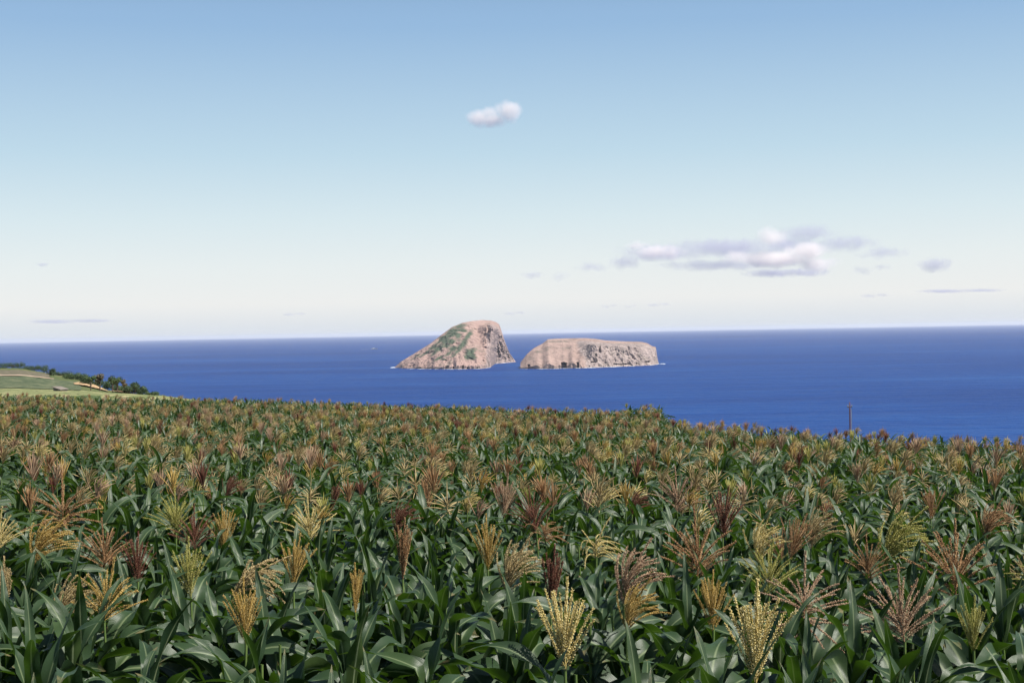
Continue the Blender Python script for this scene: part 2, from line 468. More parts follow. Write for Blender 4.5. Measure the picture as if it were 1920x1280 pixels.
def carve_right(px, py, u, v):
    c = 0
    if 1052.2 < px < 1062.5 and py > 678.5 + abs(px - 1057) * .25: c += 55     # sea cave
    if 1081.5 < px < 1085.5 and py > 678.5: c += 60
    if 989 < px < 994 and py > 683: c += 30
    if 1123 < px < 1127 and 645 < py < 661: c += 26                            # crack
    if 1116 < px < 1119 and 663 < py < 668: c += 20
    for (a, b, y0, y1) in ((1163, 1178, 647, 650), (1190, 1204, 647.5, 650), (1221, 1230, 651.5, 655.5), (1108, 1120, 676, 678.5), (1210, 1218, 676, 679), (1150, 1180, 680.5, 682.5)):
        if a < px < b and y0 < py < y1: c += 22
    if u > .42: c += 9 * sstep(.42, .5, u) * (mnoise.noise(Vector((px * .12, py * .10, 2))) + .7 * mnoise.noise(Vector((px * .35, py * .30, 7))))
    return c
def cliff_right(px, py, u, h):
    e = 1088 + (py - 660) * .45
    c = sstep(e - 16, e + 14, px) * sstep(.97, .88, h)
    return max(c * .85, sstep(.16, .05, h) * .5 * (.5 + mnoise.noise(Vector((px * .15, py * .3, 0)))))
VEGR = [(1010, 660, 9, 5, 0), (1065, 652, 12, 5, 0), (1022, 654, 15, 3, -.3), (996, 671, 7, 4, 0), (1045, 640, 26, 2, 0)]
islet('rock_islet', right_cols, 330, 120, M['rock_flat'], prof_right, carve_right,
      lambda px, py, h: .55 * max([blob(px, py, *b) for b in VEGR] + [0]), cliff_right,
      lambda u, h, px, py: .3 + .25 * sstep(.38, .5, u), 'low flat-topped rocky islet with a grey cliff face and a dark sea cave')

# surf where the swell meets the rock
def foam_mat():
    m = NM('surf_foam'); m.base((.62, .66, .70), .8, .2)
    n = m.noise(m.coord('Object', (.03, .01, .03)), 1.0, 4, .7)
    a = m.ramp(n, [(.46, (0, 0, 0)), (.54, (1, 1, 1))]); m.link(a, m.b.inputs['Alpha']); return m.m
M['foam'] = foam_mat()
def surf(cols, lo, hi, wid, seed):
    r = random.Random(seed); pts = [(c[1], c[2]) for c in cols]
    out = []
    for i in range(len(pts) - 1):
        for k in range(8):
            f = k / 8; out.append((pts[i][0] * (1 - f) + pts[i + 1][0] * f, pts[i][1] * (1 - f) + pts[i + 1][1] * f))
    out.append(pts[-1]); vs = []
    for px, py in out:
        a = on_sea(px, py); w = wid * r.uniform(.3, 1.2)
        vs += [(a.x, a.y + 25, .25), (a.x, a.y - w, .25)]
    return vs, [(2 * i, 2 * i + 1, 2 * i + 3, 2 * i + 2) for i in range(len(out) - 1)]
v1, f1 = surf(left_cols, 0, 0, 26, 3); v2, f2 = surf(right_cols, 0, 0, 22, 4)
a = on_sea(737, 688.8); b = on_sea(1240, 681.8)
n = len(v1); V = v1 + v2; Fc = f1 + [tuple(i + n for i in f) for f in f2]
for c_, rx, ry in ((a, 9, 50), (b, 11, 60)):
    k0 = len(V); V.append((c_.x, c_.y, .3))
    for k in range(16): V.append((c_.x + rx * math.cos(k * PI / 8) * random.Random(k).uniform(.6, 1.1), c_.y + ry * math.sin(k * PI / 8), .3))
    Fc += [(k0, k0 + 1 + k, k0 + 1 + (k + 1) % 16) for k in range(16)]
tag(link('surf', mesh('surf', V, Fc, [M['foam']])), kind='stuff')
# low sandy spit bright at the corner of the tall islet is part of its rock.

# far motor boat with its wake
M['hull'] = mat_simple('boat_hull', [(.3, (.10, .11, .13)), (.7, (.22, .23, .25))], .5)
M['boat_white'] = mat_simple('boat_paint', [(.3, (.55, .56, .58)), (.7, (.72, .73, .74))], .5)
def boat():
    p = on_sea(702, 654.6)
    e = bpy.data.objects.new('boat', None); sc.collection.objects.link(e)
    e.location = (p.x, p.y, 0); e.rotation_euler = (0, 0, math.radians(4))
    tag(e, 'tiny far-off boat low on the open sea left of the tall islet', 'boat')
    L, Wd, Hh = 42, 9, 4.5; secs = []
    for i in range(9):
        f = i / 8; w = Wd / 2 * (1 - max(0, (f - .55) / .45) ** 2 * .97) * (.8 + .2 * min(1, f * 5)); x = -L / 2 + L * f; sheer = Hh + 1.8 * f ** 3
        secs.append([(x, -w, sheer), (x + .5 * f, -w * .8, -.6), (x + .5 * f, w * .8, -.6), (x, w, sheer)])
    V = [q for s in secs for q in s]; Fq = []
    for i in range(8):
        for j in range(3): Fq.append((i * 4 + j, i * 4 + j + 1, (i + 1) * 4 + j + 1, (i + 1) * 4 + j))
        Fq.append((i * 4 + 3, i * 4, (i + 1) * 4, (i + 1) * 4 + 3))
    Fq += [(0, 3, 2, 1), (32, 33, 34, 35)]
    link('hull', mesh('hull', V, Fq, [M['hull']], False), e)
    bx = [(-11, -3, 4.4), (1, -3, 4.6), (1, 3, 4.6), (-11, 3, 4.4), (-10, -2.6, 8.2), (-.5, -2.6, 7.8), (-.5, 2.6, 7.8), (-10, 2.6, 8.2)]
    link('cabin', mesh('cabin', bx, [(0, 1, 5, 4), (1, 2, 6, 5), (2, 3, 7, 6), (3, 0, 4, 7), (4, 5, 6, 7)], [M['boat_white']], False), e)
    r = random.Random(2); V = []; n_ = 30
    for i in range(n_):
        x = 15 - i * 3.6; w = 4 + i * 1.3 * r.uniform(.8, 1.2)
        V += [(p.x + x, p.y - w, .35), (p.x + x, p.y + w, .35)]
    tag(link('wake', mesh('wake', V, [(2 * i, 2 * i + 1, 2 * i + 3, 2 * i + 2) for i in range(n_ - 1)], [M['foam']])), kind='stuff')
boat()

# ---------------------------------------------------------------- maize geometry
class MB:
    def __init__(s): s.v = []; s.f = []; s.uv = []; s.r = []; s.mi = []
    def add(s, v, f, uv=None, r=0.0, mi=0):
        k = sum(len(x) for x in s.v)
        s.v.append(np.asarray(v, float)); s.f += [tuple(i + k for i in q) for q in f]
        s.uv.append(np.asarray(uv, float) if uv is not None else np.zeros((len(v), 2)))
        s.r.append(np.full(len(v), r) if np.isscalar(r) else np.asarray(r, float)); s.mi += [mi] * len(f)
    def mesh(s, name, mats):
        return mesh(name, np.concatenate(s.v), s.f, mats, True, np.concatenate(s.uv), {'rnd': np.concatenate(s.r)}, s.mi)

def leaf_geo(r, L, W, th0, th1, pw, twist, nseg, full=True):
    """arching blade leaving the stalk along +x; th = angle from vertical"""
    p = np.array([0., 0., 0.]); v = []; uv = []; ds = L / nseg; ph = r.uniform(0, 6); side = r.uniform(-.35, .35)
    wv = r.uniform(9, 15); kink = r.random() < .35; kp = r.uniform(.35, .6)
    for i in range(nseg + 1):
        s = i / nseg
        th = th0 + (th1 - th0) * (s ** pw)
        if kink and s > kp: th = min(th + .9, 3.05)
        az = side * s * s
        d = np.array([math.sin(th) * math.cos(az), math.sin(th) * math.sin(az), math.cos(th)])
        if i: p = p + d * ds
        w = W * min(1, .42 + 3.2 * s) * max(.0, (1 - s ** 2.6)) ** .8 * .5
        tw = twist * s
        tan = np.array([-math.sin(az), math.cos(az), 0]); nrm = np.cross(d, tan)
        c = tan * math.cos(tw) + nrm * math.sin(tw); nn = np.cross(d, c)
        fold = w * (.55 - .25 * s)
        wave = math.sin(s * wv + ph) * .24 * W * (s * (1 - s) * 4); wave2 = math.sin(s * wv * 1.15 + ph + 2) * .24 * W * (s * (1 - s) * 4)
        if full:
            for (a, up, u) in ((-1, 1, 0), (-.52, .42, .24), (0, 0, .5), (.52, .42, .76), (1, 1, 1)):
                wvv = (wave if a < 0 else wave2) * abs(a) ** 1.5
                v.append(p + c * w * a - nn * (fold * up * -1 + wvv) * (1 if True else 1)); uv.append((u, s))
        else:
            for (a, up, u) in ((-1, 1, 0), (0, 0, .5), (1, 1, 1)):
                v.append(p + c * w * a + nn * fold * up); uv.append((u, s))
    k = 5 if full else 3
    f = [(i * k + j, i * k + j + 1, (i + 1) * k + j + 1, (i + 1) * k + j) for i in range(nseg) for j in range(k - 1)]
    return np.array(v), f, np.array(uv)

def rotz(v, a):
    c, s = math.cos(a), math.sin(a); o = v.copy()
    o[:, 0] = v[:, 0] * c - v[:, 1] * s; o[:, 1] = v[:, 0] * s + v[:, 1] * c; return o

def tube(pts, rads, n=5):
    v = []; f = []
    for i, p in enumerate(pts):
        a = pts[min(i + 1, len(pts) - 1)] - pts[max(i - 1, 0)]; a = a / (np.linalg.norm(a) + 1e-9)
        u = np.cross(a, [.3, 1, .1]); u /= np.linalg.norm(u); w = np.cross(a, u)
        for k in range(n):
            an = 2 * PI * k / n; v.append(p + (u * math.cos(an) + w * math.sin(an)) * rads[i])
    for i in range(len(pts) - 1):
        for k in range(n): f.append((i * n + k, i * n + (k + 1) % n, (i + 1) * n + (k + 1) % n, (i + 1) * n + k))
    return np.array(v), f

def tassel_geo(mb, r, hero, habit, mi=0, L=.40, n=15):
    """habit: fan (upright, narrow), open (spreading), wild (in all directions), droop, shut, blown"""
    H_ = dict(fan=(.16, .50, .25), open=(.30, .95, .45), wild=(.5, 2.0, .5), droop=(.4, 1.0, 1.4), shut=(.05, .27, .08), blown=(.15, .6, .7), bow=(.15, .45, 1.0))[habit]
    wind = np.array([1., -.25, 0]) * dict(blown=.9, droop=.9, bow=1.0, open=.12, wild=.1, fan=.12, shut=.0)[habit]
    br = [(0.0, 0.0, L * 1.0, 0.0)]
    for k in range(n):
        z0 = L * .30 * (k / n) ** .8
        spread = H_[0] + (H_[1] - H_[0]) * (1 - k / n) * r.uniform(.6, 1.15)
        br.append((z0, spread, L * r.uniform(.62, .86) * (1 - .3 * k / n), r.uniform(0, 2 * PI) if k else 0))
    for bi, (z0, sp, ln, az) in enumerate(br):
        nseg = 9 if hero else 5
        pts = [np.array([0, 0, z0])]; az = bi * 2.4 + r.uniform(-.4, .4)
        cur = r.uniform(.5, 1.2) * H_[2]
        d = np.array([math.sin(sp) * math.cos(az), math.sin(sp) * math.sin(az), math.cos(sp)])
        for i in range(nseg):
            s = (i + 1) / nseg
            dd = d + wind * s * .55 + np.array([0, 0, -1]) * cur * s * (1.2 if bi else .25); dd /= np.linalg.norm(dd)
            pts.append(pts[-1] + dd * ln / nseg)
        pts = np.array(pts)
        if hero:
            rad = [.0022 if bi else .004] * (nseg + 1)
            v, f = tube(pts, rad, 4); mb.add(v, f, r=r.uniform(.2, .6), mi=mi)
            tot = ln; step = .0066; m = int(tot / step); start = .10 if bi else .3
            for q in range(m):
                s = start + (1 - start) * q / m
                x = s * nseg; i = min(int(x), nseg - 1); p = pts[i] + (pts[i + 1] - pts[i]) * (x - i)
                ax = pts[i + 1] - pts[i]; ax /= np.linalg.norm(ax)
                u = np.cross(ax, [.2, .9, .3]); u /= np.linalg.norm(u); w = np.cross(ax, u)
                for e in range(2 if bi else 3):
                    an = q * 1.9 + e * (PI if bi else 2.1) + r.uniform(-.5, .5)
                    out = u * math.cos(an) + w * math.sin(an)
                    dr = ax * .85 + out * r.uniform(.2, .85) + np.array([0, 0, -1]) * r.uniform(0, .35); dr /= np.linalg.norm(dr)
                    l = r.uniform(.010, .018) * (1 - .3 * s); wd = r.uniform(.0018, .0034)
                    b = p + out * .002; c = b + dr * l * .45; tip = b + dr * l
                    a1 = np.cross(dr, out); a1 /= (np.linalg.norm(a1) + 1e-9); a2 = np.cross(dr, a1)
                    vv = [b, c + a1 * wd, c + a2 * wd, c - a1 * wd, c - a2 * wd, tip]
                    mb.add(vv, [(0, 1, 2), (0, 2, 3), (0, 3, 4), (0, 4, 1), (5, 2, 1), (5, 3, 2), (5, 4, 3), (5, 1, 4)], r=min(1, max(0, r.gauss(.60, .27))), mi=mi)
        else:
            rad = [.002, .0045, .006, .006, .005, .0015] if bi else [.004, .007, .008, .008, .006, .002]
            v, f = tube(pts, rad, 3)
            mb.add(v, f, r=np.clip(np.array([r.gauss(.55, .25) for _ in range(len(v))]), 0, 1), mi=mi)

def plant_plan(r, tas=True):
    """a list of leaves: height, azimuth, length, width, angles"""
    h = 1.72 + r.uniform(-.08, .08); nl = r.randint(9, 11); out = []; az0 = r.uniform(0, PI)
    for i in range(nl):
        f = i / (nl - 1); z = .28 + (h - .34) * f ** .9 + r.uniform(-.02, .02)
        az = az0 + PI * i + r.uniform(-.45, .45) + .12 * i
        L = (.62 + .38 * math.sin(PI * min(1, .25 + f * .62))) * r.uniform(.85, 1.15) * (1 - .22 * f ** 3)
        W = (.100 + .062 * math.sin(PI * (.25 + .6 * f))) * r.uniform(.85, 1.15) * (1 - .15 * f ** 4)
        th0 = r.uniform(.28, .5) * (1 - .35 * f); th1 = r.uniform(1.6, 3.0) - .5 * f ** 3 * r.random()
        out.append((z, az, L, W, th0, th1, r.uniform(.9, 1.5), r.uniform(-.9, .9)))
    if not tas:                                        # upright whorl leaves instead of a tassel
        for k in range(3):
            out.append((h - .03, az0 + k * 2.1, r.uniform(.5, .7), r.uniform(.06, .085), r.uniform(.05, .25), r.uniform(.5, 1.7), 1.6, r.uniform(-.6, .6)))
    return h, out

def far_plant(seed, tas, mat, habit):
    r = random.Random(seed); mb = MB(); h, lv = plant_plan(r, tas)
    v, f = tube(np.array([[0, 0, 0], [0, 0, h * .5], [0, 0, h + (.28 if tas else 0)]]), [.014, .012, .005], 4); mb.add(v, f, mi=1)
    for (z, az, L, W, a, b, pw, tw) in lv[2:]:
        v, f, uv = leaf_geo(r, L, W, a, b, pw, tw, 7, False); v = rotz(v, az); v[:, 2] += z
        mb.add(v, f, uv, mi=0)
    if tas:
        t = MB(); tassel_geo(t, r, False, habit, 0, r.uniform(.32, .43), r.randint(17, 24))
        vv = np.concatenate(t.v); vv[:, 2] += h + .25; mb.add(vv, t.f, np.concatenate(t.uv), np.concatenate(t.r), 2)
    return mb.mesh('maize_plant_far', [M['leaf'], M['stalk'], M[mat]])

fc = bpy.data.collections.new('maize_variants')          # instanced by the field, never linked on its own
FAR = [('tan', 'open'), ('rust', 'blown'), ('gold', 'fan'), ('pink', 'fan'), ('tan', 'blown'), ('rust', 'fan'), ('lime', 'fan'), ('pink', 'blown'), ('pale', 'blown'), ('tan', 'wild'), ('gold', 'blown'), ('plum', 'fan'),
       (None, 0)] + [(None, 0)] * 5
for i, (m_, hb) in enumerate(FAR):
    fc.objects.link(bpy.data.objects.new('maize_variant_%02d' % i, far_plant(100 + i, m_ is not None, m_ or 'tan', hb)))

# near kinds: leaves, stalks and tassels as separate meshes
LEAFV = []
NEARK = []
for s in range(16):
    r = random.Random(900 + s); tas = s < 11; h, lv = plant_plan(r, tas); leaves = []
    for (z, az, L, W, a, b, pw, tw) in lv:
        mb = MB(); v, f, uv = leaf_geo(r, L, W, a, b, pw, tw, 18, True); mb.add(v, f, uv)
        leaves.append((mb.mesh('leaf', [M['leaf']]), z, az))
    mb = MB(); zz = np.linspace(0, h + (.26 if tas else 0), 14); pts = np.array([[.006 * math.sin(5 * q), .006 * math.cos(4 * q), q] for q in zz])
    rad = [.016 - .009 * (q / zz[-1]) + (.002 if k % 2 else 0) for k, q in enumerate(zz)]
    v, f = tube(pts, rad, 7); mb.add(v, f)
    NEARK.append((h, tas, mb.mesh('stalk', [M['stalk']]), leaves))
TASV = {}
def near_tassel(habit, k, mat):
    key = (habit, k)
    if key not in TASV:
        r = random.Random(hash(habit.encode()[0] * 7 + k) + 11 * len(habit)); mb = MB()
        tassel_geo(mb, r, True, habit, 0, .45, dict(fan=24, open=27, wild=34, droop=24, shut=20, blown=30, bow=22)[habit])
        TASV[key] = mb.mesh('tassel', [M[mat]])
    return TASV[key]

# hero plants: (px, py of the tassel's base, size, colour, habit, lean, label)
HERO = [
 (1060, 1258, 1.05, 'pale', 'fan', 0, 'maize plant with a stiff pale gold fan tassel at the bottom edge', 'stiff pale gold fan'),
 (1418, 1285, 1.15, 'pale', 'fan', 0, 'maize plant with a thin cream-yellow tassel cut by the bottom edge, right of centre', 'thin cream-yellow tassel'),
 (1508, 1172, 1.0, 'pink', 'wild', 0, 'maize plant with a rosy tassel splayed out in all directions like a starburst', 'rosy starburst tassel'),
 (1696, 1205, 1.0, 'pink', 'open', -6, 'maize plant with a shaggy pinkish tassel near the lower right', 'shaggy pinkish tassel'),
 (1792, 1118, 1.2, 'rust', 'open', 0, 'maize plant with a big open rust tassel near the right edge', 'big rust tassel'),
 (1655, 1062, 1.35, 'lime', 'blown', 20, 'maize plant with a large feathery yellow-green plume leaning right', 'feathery yellow-green plume'),
 (1628, 1085, .75, 'rust', 'open', 0, 'maize plant with a small curling rust tassel under the feathery plume', 'small curling rust tassel'),
 (550, 1102, .85, 'gold', 'fan', 6, 'maize plant with a thick golden brush tassel above drooping brown strands', 'thick golden brush'),
 (436, 1116, 1.05, 'tan', 'bow', 38, 'maize plant whose brown-green tassel bows far over to the right', 'bowing brown tassel'),
 (755, 1088, 1.0, 'rust', 'shut', 3, 'maize plant with a dense upright copper tassel rising out of one dark tall leaf', 'dense copper tassel'),
 (915, 1068, .95, 'gold', 'fan', 0, 'maize plant with a neat golden fan tassel left of the centre', 'neat golden fan'),
 (952, 1112, 1.0, 'tan', 'blown', 6, 'maize plant with a tan fan tassel leaning right just below the neat golden fan', 'leaning tan fan'),
 (1033, 1158, 1.0, 'plum', 'shut', 4, 'maize plant with a closed purple-brown pointed tassel behind the pale gold fan', 'closed purple-brown spike'),
 (460, 1206, .8, 'gold', 'fan', 0, 'maize plant with a sparse amber tassel below the bowing brown one', 'sparse amber tassel'),
 (196, 1066, .85, 'rust', 'open', 0, 'maize plant with a spiky rusty tassel at the lower left', 'spiky rusty tassel'),
 (258, 1092, .8, 'plum', 'fan', 0, 'maize plant with a dark red-brown tassel right of the spiky rusty one', 'dark red-brown tassel'),
 (118, 990, 1.25, 'rust', 'wild', 0, 'maize plant with a huge bushy orange-brown tassel near the left edge', 'huge orange-brown tassel'),
 (1308, 1082, 1.15, 'rust', 'open', 0, 'maize plant with a tall loose copper tassel right of the centre', 'tall loose copper tassel'),
 (1337, 1182, .8, 'gold', 'fan', 0, 'maize plant with a narrow half-closed bronze tassel below the tall copper one', 'half-closed bronze tassel'),
 (1520, 1030, 1.0, 'tan', 'blown', 8, 'maize plant with a tan tassel brushed over to the right, left of the plume', 'brushed-over tan tassel'),
 (800, 958, .95, 'rust', 'fan', 0, 'maize plant with a rusty red tuft of a tassel beyond the golden ones', 'rusty red tuft'),
 (1270, 960, 1.15, 'pink', 'open', 0, 'maize plant with a tall rosy tassel fanned out right of the centre, mid field', 'tall rosy tassel'),
 (945, 972, 1.05, 'pink', 'fan', 4, 'maize plant with a slim rosy tassel behind the neat golden fan', 'slim rosy tassel'),
 (618, 962, .8, 'plum', 'shut', 18, 'maize plant with a dark plum closed tassel tilting right', 'dark plum spike'),
 (425, 935, .8, 'plum', 'blown', 10, 'maize plant with a wine-red feathery tassel left of the dark plum spike', 'wine-red feathery tassel'),
 (358, 1122, .9, 'lime', 'fan', -3, 'maize plant with a fresh yellow-green bristly tassel left of the bowing one', 'yellow-green bristly tassel'),
 (196, 1164, .85, 'gold', 'open', 8, 'maize plant with an upright golden tassel in the lower left corner', 'golden corner tassel'),
 (667, 1150, .7, 'gold', 'shut', 0, 'maize plant with a short yellow bud-like tassel low between dark leaves', 'short yellow bud tassel'),
 (1826, 1222, .7, 'lime', 'fan', 0, 'maize plant with a small yellow-green tassel in the lower right corner', 'yellow-green corner tassel'),
 (876, 962, .7, 'pale', 'blown', 0, 'maize plant with a small cream tassel left of the slim rosy one', 'small cream tassel'),
 (420, 1030, .85, 'gold', 'fan', 0, 'maize plant with a ragged yellow tassel at mid left', 'ragged yellow tassel'),
 (330, 1000, .95, 'lime', 'open', 0, 'maize plant with a wide straw-green tassel at mid left', 'wide straw-green tassel'),
 (366, 1030, .85, 'plum', 'open', 0, 'maize plant with a dusky purple tassel beside the ragged yellow one', 'dusky purple tassel'),
 (1185, 965, .8, 'plum', 'blown', 10, 'maize plant with a dark brown tassel swept right, left of the tall rosy one', 'swept dark brown tassel'),
 (1118, 1045, .8, 'pale', 'droop', 0, 'maize plant with pale strands hanging to the right near the centre', 'hanging pale strands'),
 (1745, 975, .85, 'rust', 'fan', 0, 'maize plant with a russet tuft at mid right', 'russet tuft'),
 (580, 1015, .95, 'pale', 'open', 0, 'maize plant with a spreading pale yellow tassel at mid left', 'spreading pale yellow tassel'),
 (745, 1000, .8, 'plum', 'blown', 5, 'maize plant with a curved reddish tassel above the dense copper one', 'curved reddish tassel'),
 (1850, 1010, .95, 'rust', 'blown', 5, 'maize plant with a brown tassel touching the right edge', 'brown edge tassel'),
]
rng = random.Random(77)
def tplane(x, y): return float(plane(x, y)) + 1.98       # usual height of a tassel's base
heroes = []
for (px, py, s, col, hab, lean, lab, short) in HERO:
    v = ray(px, py); lo, hi = 3.0, 60.0
    for _ in range(40):
        mid = (lo + hi) / 2
        x, y, z = v.x / v.y * mid, mid, v.z / v.y * mid
        if z > tplane(x, y): lo = mid
        else: hi = mid
    heroes.append(dict(py=py, x=x, y=y, zt=z, s=s, col=col, hab=hab, lean=lean, lab=lab, short=short, px=px))

# the rest of the field: loose rows half a metre apart
pts = []
row = 0; y = 5.6
while y < 100:
    xw = .46 * y + 4; x = -xw
    while x < xw:
        xx, yy = x + rng.gauss(0, .09), y + rng.gauss(0, .10)
        t = xx / yy
        if yy < float(corn_edge(t)) - .5 - 2.0 * (mnoise.noise(Vector((xx * .15, yy * .15, 0))) + .4) and rng.random() > .04:
            if all((xx - h_['x']) ** 2 + (yy - h_['y']) ** 2 > .10 for h_ in heroes): pts.append((xx, yy))
        x += rng.uniform(.34, .52)
    y += .56 if y < 30 else .60
def tip_in_frame(x, y):
    px, py = project((x, y, float(plane(x, y)) + 1.9)); return -90 < px < 2010 and py < 1520
cand = sorted([p for p in pts if tip_in_frame(*p)], key=lambda p: math.hypot(*p))
near = cand[:300 - len(heroes)]; nearset = set(near)
rest = [p for p in pts if p not in nearset]

near.sort(key=lambda p: min((q['x'] - p[0]) ** 2 + (q['y'] - p[1]) ** 2 for q in heroes))
COLW = dict(gold='golden', pale='pale straw', lime='yellow-green', rust='rusty', pink='rosy', tan='tan', plum='dark plum')
HABW = dict(fan='upright', open='open', wild='bushy', droop='bowing', shut='closed', blown='windswept')
GROUP = 'maize plants in the near part of the field'
protos = {}
used_labels = {}
def build_plant(x, y, kind, rz, scale, zt, tas, label, lean=0, side=0):
    h, t_, stalk, leaves = NEARK[kind]
    gz = float(plane(x, y))
    sz = scale
    if zt is not None: sz = (zt - gz) / (h + .25)
    e = bpy.data.objects.new('maize_plant', None); sc.collection.objects.link(e)
    tl = 0 if zt is not None else .035
    e.location = (x, y, gz + H); e.rotation_euler = (rng.gauss(0, 1) * tl, rng.gauss(0, 1) * tl, rz)
    tag(e, label, 'maize plant', GROUP)
    a = link('stalk', stalk, e); a.scale = (1, 1, sz)
    for (lm, z, az) in leaves:
        l = link('leaf', lm, e, (0, 0, z * sz)); l.rotation_euler = (0, 0, az)
        q = 1.22 if y < 10.5 else 1.12 if y < 13 else 1.0
        l.scale = (q, q, q)
    if tas:
        col, hab, k, s = tas
        o = link('tassel', near_tassel(hab, k, col), e, (0, 0, (h + .24) * sz)); o.scale = (s * 1.14, s * 1.14, s * 1.14)
        o.rotation_euler = (0, math.radians(lean), rng.uniform(0, 6) if hab not in ('blown', 'droop', 'bow') else rng.uniform(-.5, .5))
        o.rotation_euler.z -= rz
        o.material_slots[0].link = 'OBJECT'; o.material_slots[0].material = M[col]
        # lean is meant in world space: tilt towards +x
        if lean or hab in ('blown', 'droop', 'bow'):
            o.rotation_euler = (Matrix.Rotation(-rz, 3, 'Z') @ Matrix.Rotation(math.radians(lean), 3, 'Y') @ Matrix.Rotation(rng.uniform(-.4, .4), 3, 'Z')).to_euler()
    return e
for i, h_ in enumerate(heroes):
    build_plant(h_['x'], h_['y'], i % 11, rng.uniform(0, 6.28), 1, h_['zt'], (h_['col'], h_['hab'], i % 3, h_['s']), h_['lab'], h_['lean'])
ordn = ['nearest', 'second', 'third', 'fourth', 'fifth', 'sixth', 'seventh', 'eighth', 'ninth', 'tenth', 'eleventh', 'twelfth']
wts = ['tan'] * 7 + ['rust'] * 5 + ['pink'] * 3 + ['gold'] * 5 + ['pale'] * 3 + ['lime'] * 2 + ['plum']
for (x, y) in near:
    hp = min(heroes, key=lambda q: (q['x'] - x) ** 2 + (q['y'] - y) ** 2)
    dx, dy = (x / y - hp['x'] / hp['y']) * hp['y'], y - hp['y']
    way = ('right of' if dx > 0 else 'left of') if abs(dx) > abs(dy) * .6 else ('behind' if dy > 0 else 'in front of')
    px_, py_ = project((x, y, float(plane(x, y)) + 2.0))
    has = rng.random() < (.52 if y > 10.5 else .30) and y > 8.6
    if py_ > 985 and any(abs(px_ - q['px']) < 62 and -95 < py_ - q['py'] < 130 for q in heroes): has = False   # keep the distinct tassels clear
    if has:
        col, hab = rng.choice(wts), rng.choice(['fan', 'fan', 'open', 'open', 'blown', 'blown', 'blown', 'wild', 'droop', 'shut'])
        look = 'maize plant with %s %s tassel' % (HABW[hab], COLW[col])
        look = look.replace('with upright', 'with an upright').replace('with open', 'with an open')
        tas = (col, hab, rng.randrange(3), rng.uniform(.72, 1.08)); kind = rng.randrange(11)
    else:
        kind = rng.choice([11, 12, 13, 14, 15, 11, 12, 13, 14, 15, 0, 3, 6]); tas = None
        look = 'leafy maize plant without a tassel' if kind > 10 else 'bare-topped maize plant'
    key = (look, way, hp['short']); k = used_labels.get(key, 0); used_labels[key] = k + 1
    lab = '%s, %s%s the %s' % (look, (ordn[min(k, 11)] + ' ') if k else '', way, hp['short'])
    sc_ = rng.uniform(.92, 1.08) * (1.0 if tas else .97)
    build_plant(x, y, kind, rng.uniform(0, 6.28), sc_, None, tas, lab, rng.gauss(3, 10) if tas else 0)

print('LABEL REPEATS', max(used_labels.values()), sum(v for v in used_labels.values() if v > 12))
# geometry-nodes field for everything behind
def field():
    n = len(rest); P = np.array([(x, y, float(ground(x, y)) + H) for x, y in rest])
    me = bpy.data.meshes.new('maize_field'); me.vertices.add(n); me.vertices.foreach_set('co', P.astype(np.float32).ravel())
    idx = []; rot = []; scl = []
    for (x, y) in rest:
        pt = 0 if y < 9 else .40 if y < 50 else max(.12, .40 - .35 * (y - 55) / 28)
        if mnoise.noise(Vector((x * .07, y * .05, 3))) > .25: pt *= .6
        idx.append(rng.choice([0, 0, 0, 1, 2, 3, 4, 4, 4, 5, 6, 6, 7, 8, 9, 9, 10, 11]) if rng.random() < pt else rng.randrange(12, 18))
        rot += [rng.gauss(0, .05), rng.gauss(0, .05), rng.uniform(0, 6.28) if idx[-1] not in (1, 4, 7, 8, 10) else rng.uniform(-.6, .6)]
        s = rng.uniform(.88, 1.10) + .12 * mnoise.noise(Vector((x * .10, y * .10, 9)))
        if y > float(corn_edge(x / y)) - 9: s = min(s, 1.0) * .97
        s = min(s, 1.10 if y < 30 else 1.03)
        if abs(t2px(x / y) - 1205) < 45 and y > 72: s *= 1.14
        scl.append(s)
    for nm, ty, dat in (('idx', 'INT', idx), ('rot', 'FLOAT_VECTOR', rot), ('scl', 'FLOAT', scl)):
        a = me.attributes.new(nm, ty, 'POINT'); a.data.foreach_set('vector' if ty == 'FLOAT_VECTOR' else 'value', np.array(dat, dtype=np.int32 if ty == 'INT' else np.float32))
    o = link('maize_field', me)
    tag(o, 'dense maize field with tan and rusty tassels stretching back to the crest above the sea', 'maize field', kind='stuff')
    ng = bpy.data.node_groups.new('maize_field', 'GeometryNodeTree')
    ng.interface.new_socket('Geometry', in_out='INPUT', socket_type='NodeSocketGeometry')
    ng.interface.new_socket('Geometry', in_out='OUTPUT', socket_type='NodeSocketGeometry')
    N = ng.nodes; Lk = ng.links
    gi = N.new('NodeGroupInput'); go = N.new('NodeGroupOutput'); ip = N.new('GeometryNodeInstanceOnPoints'); ci = N.new('GeometryNodeCollectionInfo')
    ci.inputs['Collection'].default_value = fc; ci.inputs['Separate Children'].default_value = True; ci.inputs['Reset Children'].default_value = True
    def na(nm, ty):
        x = N.new('GeometryNodeInputNamedAttribute'); x.data_type = ty; x.inputs['Name'].default_value = nm
        return [s for s in x.outputs if s.enabled and s.name == 'Attribute'][0]
    Lk.new(gi.outputs[0], ip.inputs['Points']); Lk.new(ci.outputs[0], ip.inputs['Instance']); ip.inputs['Pick Instance'].default_value = True
    Lk.new(na('idx', 'INT'), ip.inputs['Instance Index']); Lk.new(na('rot', 'FLOAT_VECTOR'), ip.inputs['Rotation']); Lk.new(na('scl', 'FLOAT'), ip.inputs['Scale'])
    Lk.new(ip.outputs[0], go.inputs[0])
    md = o.modifiers.new('field', 'NODES'); md.node_group = ng
    print('near', len(near), 'rest', n)
field()

